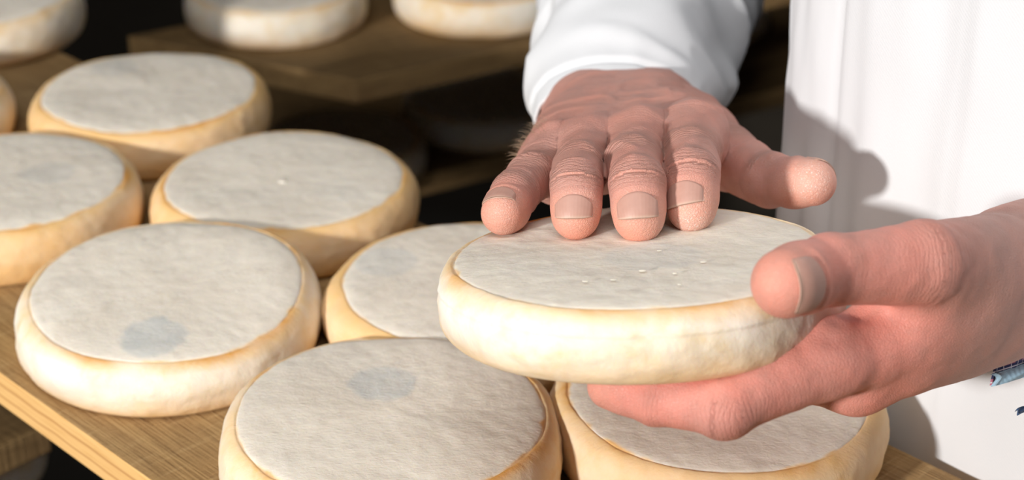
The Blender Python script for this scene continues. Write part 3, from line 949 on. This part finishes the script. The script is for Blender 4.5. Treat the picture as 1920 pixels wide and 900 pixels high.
V = np.concatenate([Vr, Vl, Vc]); F = np.concatenate([Fr, Fl + len(Vr), Fc + len(Vr) + len(Vl)])
A = {k: np.concatenate([Ar[k], Al[k], Ac[k]]) for k in Ar}
body = own(mesh_obj('body', V, F, M_SKIN, attrs=A))
tag(body, 'weathered pink hands and forearms')

# fingernails
def fingernail(H, f):
    l1, w, L = f.nail[0], f.nail[1], f.nail[2]
    b, u = f.bones[0], f.ups[0]
    a = -b.ax                                       # towards the tip
    side = np.cross(a, u)
    nu, nv = 25, 25
    tip = f.J[0]
    lend = f.nail[0]
    half = 0.98
    V, fe, rg = [], [], []
    # radial distance of the skin on a reference section
    def rho(l, phi):
        d = np.cos(phi)[:, None] * u + np.sin(phi)[:, None] * side
        r = np.full(len(phi), 0.022)
        for _ in range(40):
            r = r - f.d(tip + a * l[:, None] + d * r[:, None]) * 0.9
        return r, d
    vv = np.linspace(-1, 1, nv)
    for i in range(nu):
        t = i / (nu - 1)
        start = lend - L + 0.0042 * np.abs(vv) ** 2.2
        end = lend - 0.0022 * np.abs(vv) ** 2.2
        l = start + (end - start) * t
        phi = vv * half
        r0, d = rho(l, phi)
        rref, _ = rho(np.full(nv, lend - L * 0.62), phi)
        r = np.maximum(r0 + 0.00045, (rref + 0.0004) - 0.0016 * t ** 2)
        lift = -0.0009 * (1 - sstep(0, 0.14, np.array([t])))[0] - 0.0010 * sstep(0.80, 1.0, np.abs(vv)) * (1 - 0.5 * t)
        r = r + lift
        V.append(tip + a * l[:, None] + d * r[:, None])
        fe.append(np.full(nv, float(sstep(0.90, 0.95, np.array([t]))[0]))); rg.append(vv)
    V = np.concatenate(V); fe = np.concatenate(fe); rg = np.concatenate(rg)
    # underside gives it thickness
    un = V - np.tile(np.cos(vv * half)[:, None] * u + np.sin(vv * half)[:, None] * side, (nu, 1)) * 0.00045
    n = len(V)
    F1 = grid_faces(nu, nv)
    edge = [i * nv for i in range(nu)] + [(nu - 1) * nv + j for j in range(1, nv)] + [i * nv + nv - 1 for i in range(nu - 2, -1, -1)] + [j for j in range(nv - 2, 0, -1)]
    F2 = [(edge[k], edge[(k + 1) % len(edge)], edge[(k + 1) % len(edge)] + n, edge[k] + n) for k in range(len(edge))]
    Fa = np.concatenate([F1, F1[:, ::-1] + n, np.array(F2)])
    o = mesh_obj('fingernail', np.concatenate([V, un]), Fa, M_NAIL, attrs={'free_edge': np.tile(fe, 2), 'ridge': np.tile(rg, 2)})
    own(o, body)
    return o
bpy.context.view_layer.update()
for f in (index, middle, ring, pinky, thumb_r):
    fingernail(right_hand, f)
tag(fingernail(left_hand, thumb_l), 'broad dull thumbnail')

# ------------------------------------------------------------------ clothes
def frame_along(C):
    """tangents of a polyline of centres"""
    T = np.gradient(C, axis=0)
    return T / np.linalg.norm(T, axis=1)[:, None]

def interp_rows(rows, n):
    rows = np.asarray(rows, float)
    return np.stack([catmull_1d(rows[:, k], n) for k in range(rows.shape[1])], 1)

def catmull_1d(y, n):
    x = np.arange(len(y)); out = []
    for u in np.linspace(0, len(y) - 1, n):
        i = min(int(u), len(y) - 2); f = u - i
        p0, p1, p2, p3 = y[max(i - 1, 0)], y[i], y[i + 1], y[min(i + 2, len(y) - 1)]
        out.append(0.5 * (2 * p1 + (p2 - p0) * f + (2 * p0 - 5 * p1 + 4 * p2 - p3) * f * f + (3 * p1 - p0 - 3 * p2 + p3) * f ** 3))
    return np.array(out)

def tube(name, rows, upv, n, segs, mat, disp=None, thick=0.0014, attrs_fn=None, square=2.0):
    """cloth tube: rows of (x, y, z, half width, half height); the first row is the open hem"""
    R = interp_rows(rows, n)
    C = R[:, :3]; T = frame_along(C)
    L = np.concatenate([[0], np.cumsum(np.linalg.norm(np.diff(C, axis=0), axis=1))])
    th = np.linspace(0, 2 * math.pi, segs, endpoint=False)
    S = np.cross(T, upv); S /= np.linalg.norm(S, axis=1)[:, None]
    U = np.cross(S, T)
    def layer(inset, ks):
        out = []
        for k in ks:
            ex = np.sign(np.cos(th)) * np.abs(np.cos(th)) ** (2 / square); ey = np.sign(np.sin(th)) * np.abs(np.sin(th)) ** (2 / square)
            w, h = R[k, 3] - inset, R[k, 4] - inset
            dd = disp(th, L[k]) if disp else 0.0
            radial = S[k] * np.cos(th)[:, None] + U[k] * np.sin(th)[:, None]
            out.append(C[k] + S[k] * (ex * w)[:, None] + U[k] * (ey * h)[:, None] + radial * np.broadcast_to(dd, th.shape)[:, None])
        return out
    inner = max(6, n // 5)
    rows_ = layer(thick, range(inner, -1, -1)) + layer(0.0, range(n))
    V = np.concatenate(rows_)
    return mesh_obj(name, V, grid_faces(len(rows_), segs, close_v=True)[:, ::-1], mat)

def ringpt(th, L, f1, f2, k):
    return np.stack([np.cos(th) * f1, np.sin(th) * f1, np.full(len(th), L * f2)], 1) + k

def sleeve_disp(seed, hem=0.0125):
    def fn(th, L):
        amp = float(sstep(0.012, 0.05, np.array([L]))[0])
        tw = th + 9.0 * L
        big = vnoise(ringpt(tw, L, 1.1, 16, 3.1), 1.0, seed)
        rid = 1 - np.abs(vnoise(ringpt(th - 8 * L, L, 1.2, 38, 7.7), 1.0, seed + 3)) * 2
        rid2 = 1.6 * np.exp(-(vnoise(ringpt(th + 12 * L, L, 1.0, 30, 1.7), 1.0, seed + 4) / 0.22) ** 2) - 0.6
        puck = vnoise(ringpt(th, L, 5.0, 40, 5.0), 1.0, seed + 5)
        d = amp * (0.0048 * big + 0.0042 * rid + 0.0040 * rid2) + 0.0007 * puck * math.exp(-((L - hem) / 0.012) ** 2)
        d = d + 0.0012 * vnoise(ringpt(th, 0, 1.2, 0, 2.2), 1.0, seed + 8)
        d = d - 0.0012 * math.exp(-((L - hem) / 0.0011) ** 2)            # stitched cuff seam
        d = d + 0.0012 * float(sstep(hem, hem + 0.002, np.array([L]))[0])
        return d
    return fn

def row(px, py, d, w, h):
    return (*at(px, py, d), w, h)
UPS = camvec(0, 1, 0.35)
mid_r = (EL_R + SH_R) / 2
coat = tag(own(empty('coat', tuple(bp(-0.31, 0.73, 0.0)))), 'white cotton work coat')
coat.location = bp(-0.31, 0.73, 0.0); coat.parent = None
coat.parent = person; coat.matrix_parent_inverse = Matrix.Translation(-person.location)
bpy.context.view_layer.update()
def coat_part(o):
    o.parent = coat
    o.matrix_parent_inverse = coat.matrix_world.inverted()
    return o
sl = tube('sleeve', [row(1154, 232, 0.845, 0.0375, 0.0240), row(1158, 188, 0.862, 0.0405, 0.0275), row(1172, 122, 0.892, 0.0465, 0.0360),
                     row(1190, 48, 0.926, 0.0475, 0.0440), row(1215, -32, 0.968, 0.0480, 0.0470), (*EL_R, 0.053, 0.053),
                     (*mid_r, 0.066, 0.066), (*SH_R, 0.075, 0.075)], UPS, 190, 160, M_COAT, sleeve_disp(5))
coat_part(sl)
mid_l = (EL_L + SH_L) / 2
fa = (at(2010, 495, 0.71) + EL_L) / 2
sl2 = tube('sleeve', [row(2030, 480, 0.718, 0.0345, 0.0345), row(2090, 450, 0.740, 0.040, 0.040), (*fa, 0.050, 0.050), (*EL_L, 0.058, 0.058),
                      (*mid_l, 0.066, 0.066), (*SH_L, 0.075, 0.075)], camvec(0, 0.3, 1), 120, 96, M_COAT, sleeve_disp(15))
coat_part(sl2)

def trunk(name, z0, z1, nz, segs, mat):
    """body of the coat: hangs straight with soft vertical folds, overlapping front"""
    th = np.linspace(0, 2 * math.pi, segs, endpoint=False)
    c = bp(-0.298, 0.699)
    rows_ = []
    zs = list(np.linspace(z0, z1, nz)) + [z1 + 0.04, z1 + 0.07, z1 + 0.085]
    for k, z in enumerate(zs):
        sc = 1.0 if k < nz else (0.86, 0.62, 0.34)[k - nz]
        flare = 1.0 + 0.10 * max(0.0, -z) - 0.03 * max(0.0, z)
        ex = np.sign(np.cos(th)) * np.abs(np.cos(th)) ** 0.72
        ey = np.sign(np.sin(th)) * np.abs(np.sin(th)) ** 0.80
        x, y = ex * 0.205 * sc * flare, ey * 0.118 * sc * flare
        P = np.stack([np.cos(th) * 2.3, np.sin(th) * 2.3, np.full(segs, z * 0.9)], 1) + 4.0
        f = 0.0075 * vnoise(P, 2.4, 33) + 0.0042 * vnoise(P, 5.5, 34)
        f = f + 0.0010 * vnoise(P + np.array([0, 0, z * 6]), 6.0, 36)
        # lapped front edge and two pressed creases
        lap = 0.0022 * sstep(-0.006, 0.006, x - 0.012) * (y < 0)
        cre = -0.0016 * np.exp(-((x + 0.128) / 0.0022) ** 2) * (y < 0) - 0.0013 * np.exp(-((x + 0.060) / 0.002) ** 2) * (y < 0)
        f = (f + lap + cre) * (sc if k >= nz else 1)
        n = np.stack([np.cos(th), np.sin(th)], 1)
        x, y = x + n[:, 0] * f, y + n[:, 1] * f
        rows_.append(c + np.outer(x, BD) + np.outer(y, BN) + np.array([0, 0, z]))
    V = np.concatenate(rows_)
    inner = rows_[0] * 0.985 + np.array([*c[:2], z0]) * 0.015
    V = np.concatenate([inner + np.array([0, 0, 0.02]), V])
    return mesh_obj(name, V, grid_faces(len(rows_) + 1, segs, close_v=True)[:, ::-1], mat)
coat_part(trunk('coat_body', -0.55, 0.50, 90, 420, M_COAT))
M_TROUSER = cloth_material('grey_trousers', (0.16, 0.17, 0.19))
M_SHOE = cloth_material('dark_shoes', (0.03, 0.03, 0.03))
tr = own(empty('trousers', (0, 0, 0)))
for s in (-0.40, -0.22):
    c = bp(s, 0.79)
    o = tube('trouser_leg', [(c[0], c[1], FLOOR_Z + 0.035, 0.075, 0.075), (c[0], c[1], -0.70, 0.08, 0.08), (c[0], c[1], -0.40, 0.085, 0.09), (c[0], c[1], -0.12, 0.09, 0.10)], BN, 30, 40, M_TROUSER)
    o.parent = tr
    sh = tube('shoe', [(*(c - BN * 0.19)[:2], FLOOR_Z + 0.030, 0.020, 0.012), (*(c - BN * 0.16)[:2], FLOOR_Z + 0.036, 0.044, 0.032),
                       (*(c - BN * 0.03)[:2], FLOOR_Z + 0.045, 0.046, 0.042), (*(c + BN * 0.07)[:2], FLOOR_Z + 0.045, 0.040, 0.042), (*(c + BN * 0.09)[:2], FLOOR_Z + 0.04, 0.02, 0.02)],
              np.array([0, 0, 1.0]), 30, 32, M_SHOE)
    own(sh)

# plaid shirt cuff hanging open below the left wrist
def plaid_material():
    m = NT('plaid_shirt')
    u, v = m.attr('pu').outputs['Fac'], m.attr('pv').outputs['Fac']
    def stripes(t, f, lo):
        return m.math('GREATER_THAN', m.math('SINE', m.math('MULTIPLY', t, f)), lo)
    c = m.mix(stripes(u, 700, 0.2), (0.55, 0.20, 0.30), (0.10, 0.10, 0.22))
    c = m.mix(stripes(v, 620, 0.45), c, (0.05, 0.06, 0.16))
    c = m.mix(stripes(u, 1900, 0.93), c, (0.75, 0.72, 0.78))
    c = m.mix(stripes(v, 1700, 0.93), c, (0.75, 0.72, 0.78))
    return m.fin(c, 0.85)
M_PLAID = plaid_material()
M_DENIM = cloth_material('blue_trim', (0.34, 0.52, 0.66), 1500, 0.0004)
M_NAVY = cloth_material('navy_cloth', (0.04, 0.08, 0.17))

def patch(name, A, B, C, D, mat, nu=28, nv=18, bulge=0.004, thick=0.0014, parent=None):
    """thick cloth patch over four corners A-B (leading edge) and D-C, bulging towards the viewer"""
    u = np.linspace(0, 1, nu)[:, None, None]; v = np.linspace(0, 1, nv)[None, :, None]
    P = (A * (1 - v) + B * v) * (1 - u) + (D * (1 - v) + C * v) * u
    nrm = unit(np.cross(D - A, B - A))
    if nrm @ camvec(0, 0, 1) < 0:
        nrm = -nrm
    b = bulge * np.sin(np.pi * v) + 0.0008 * np.sin(u * 17 + v * 6)
    P = P + b * nrm
    top = P.reshape(-1, 3); bot = top - nrm * thick
    n = len(top)
    F1 = grid_faces(nu, nv)
    edge = [i * nv for i in range(nu)] + [(nu - 1) * nv + j for j in range(1, nv)] + [i * nv + nv - 1 for i in range(nu - 2, -1, -1)] + [j for j in range(nv - 2, 0, -1)]
    F2 = [(edge[k], edge[(k + 1) % len(edge)], edge[(k + 1) % len(edge)] + n, edge[k] + n) for k in range(len(edge))]
    lu, lv = np.linalg.norm(D - A), np.linalg.norm(B - A)
    pu = np.repeat(np.linspace(0, lu, nu), nv); pv = np.tile(np.linspace(0, lv, nv), nu)
    o = mesh_obj(name, np.concatenate([top, bot]), np.concatenate([F1, F1[:, ::-1] + n, np.array(F2)]), mat, attrs={'pu': np.tile(pu, 2), 'pv': np.tile(pv, 2)})
    return own(o, parent)
def pxp(x, y, d): return at(x, y, d)
cuff = patch('shirt_cuff', pxp(1850, 640, 0.703), pxp(1861, 722, 0.700), pxp(2010, 672, 0.722), pxp(2000, 590, 0.725), M_PLAID)
tag(cuff, 'plaid shirt cuff with pale blue trim')
bpy.context.view_layer.update()
tag(patch('trim', pxp(1867, 700, 0.6965), pxp(1869, 723, 0.6955), pxp(2016, 680, 0.7185), pxp(2010, 652, 0.7195), M_DENIM, bulge=0.0025, thick=0.003, parent=cuff), 'pale blue trim')
patch('button_tab', pxp(1905, 768, 0.700), pxp(1911, 774, 0.699), pxp(2000, 750, 0.716), pxp(1995, 735, 0.716), M_NAVY, bulge=0.001, parent=cuff)

# fine hair on the outer edge of the right hand
def hairs(n, seed):
    rng = np.random.default_rng(seed)
    g = right_hand.grad(Vr)
    c = pinky.J[3]
    ok = (np.linalg.norm(Vr - c - camvec(-1, .2, 0) * 0.012, axis=1) < 0.017) & (g @ camvec(-0.85, 0.5, 0.2) > 0.45)
    idx = np.flatnonzero(ok)
    idx = rng.choice(idx, min(n, len(idx)), replace=False)
    V, F = [], []
    for i in idx:
        p, nn = Vr[i], g[i]
        d0 = unit(nn * 0.75 + camvec(-0.5, 0.1, 0.5) + rng.normal(0, 0.25, 3))
        d1 = unit(d0 + camvec(-0.2, -0.6, 0.5) * 0.7)
        L = rng.uniform(0.003, 0.0065)
        pts = [p - nn * 0.0003, p + d0 * L * 0.5, p + d0 * L * 0.5 + d1 * L * 0.5]
        s = unit(np.cross(d0, nn + 0.01)); t = np.cross(d0, s)
        b = len(V)
        for q, r in zip(pts, (6e-5, 5e-5, 1.5e-5)):
            for a in (0, 2.1, 4.2):
                V.append(q + (s * math.cos(a) + t * math.sin(a)) * r)
        for k in (0, 3):
            for a in range(3):
                F.append((b + k + a, b + k + (a + 1) % 3, b + k + 3 + (a + 1) % 3, b + k + 3 + a))
    m = NT('pale_hair')
    o = own(mesh_obj('hair', np.array(V), np.array(F), m.fin((0.45, 0.33, 0.22), 0.5)), body)
    return tag(o, 'fine pale hairs', kind='stuff')
hairs(170, 4)

# crumbs of rind lying on the wheels
M_CRUMB = NT('crumb').fin((0.80, 0.75, 0.65), 0.7)
def crumb(p, rx, ry, rz, seed, label, group=None, rot=None):
    nu, nv = 12, 9
    th = np.linspace(0, 2 * math.pi, nu, endpoint=False)
    ph = np.linspace(-math.pi / 2, math.pi / 2, nv)
    V = np.array([(rx * math.cos(b) * math.cos(a), ry * math.cos(b) * math.sin(a), rz * math.sin(b)) for b in ph for a in th])
    V = V * (1 + 0.3 * vnoise(V + seed, 900, seed))[:, None]
    o = mesh_obj('rind_crumb', V, grid_faces(nv, nu, close_v=True), M_CRUMB)
    o.matrix_world = Matrix.Translation(Vector(p)) @ (rot.to_4x4() if rot else Matrix.Identity(4))
    return tag(o, label, 'crumb', group)
def on_top(px, py, z=0.0306):
    return onz(px, py, z)
crumb(on_top(445, 548, 0.0303), 0.0017, 0.0013, 0.0010, 1, 'pale crumb on the wheel with the mark near its front edge')
crumb(on_top(530, 341, 0.0285), 0.0022, 0.0014, 0.0009, 2, 'whitish crumb on the middle wheel of the back row')
for k, (px, py, r) in enumerate(((1318, 491, 0.0012), (1150, 524, 0.0011), (1205, 507, 0.0013), (1098, 527, 0.0012), (1265, 512, 0.0010), (1236, 470, 0.0009), (1275, 533, 0.0009))):
    crumb(at(px, py, plane_depth(px, py, 0.0003)) , r, r * 0.6, r * 0.2, 10 + k, 'tiny rind flake lying on top of the lifted cheese wheel', 'flakes on the lifted wheel', HROT)
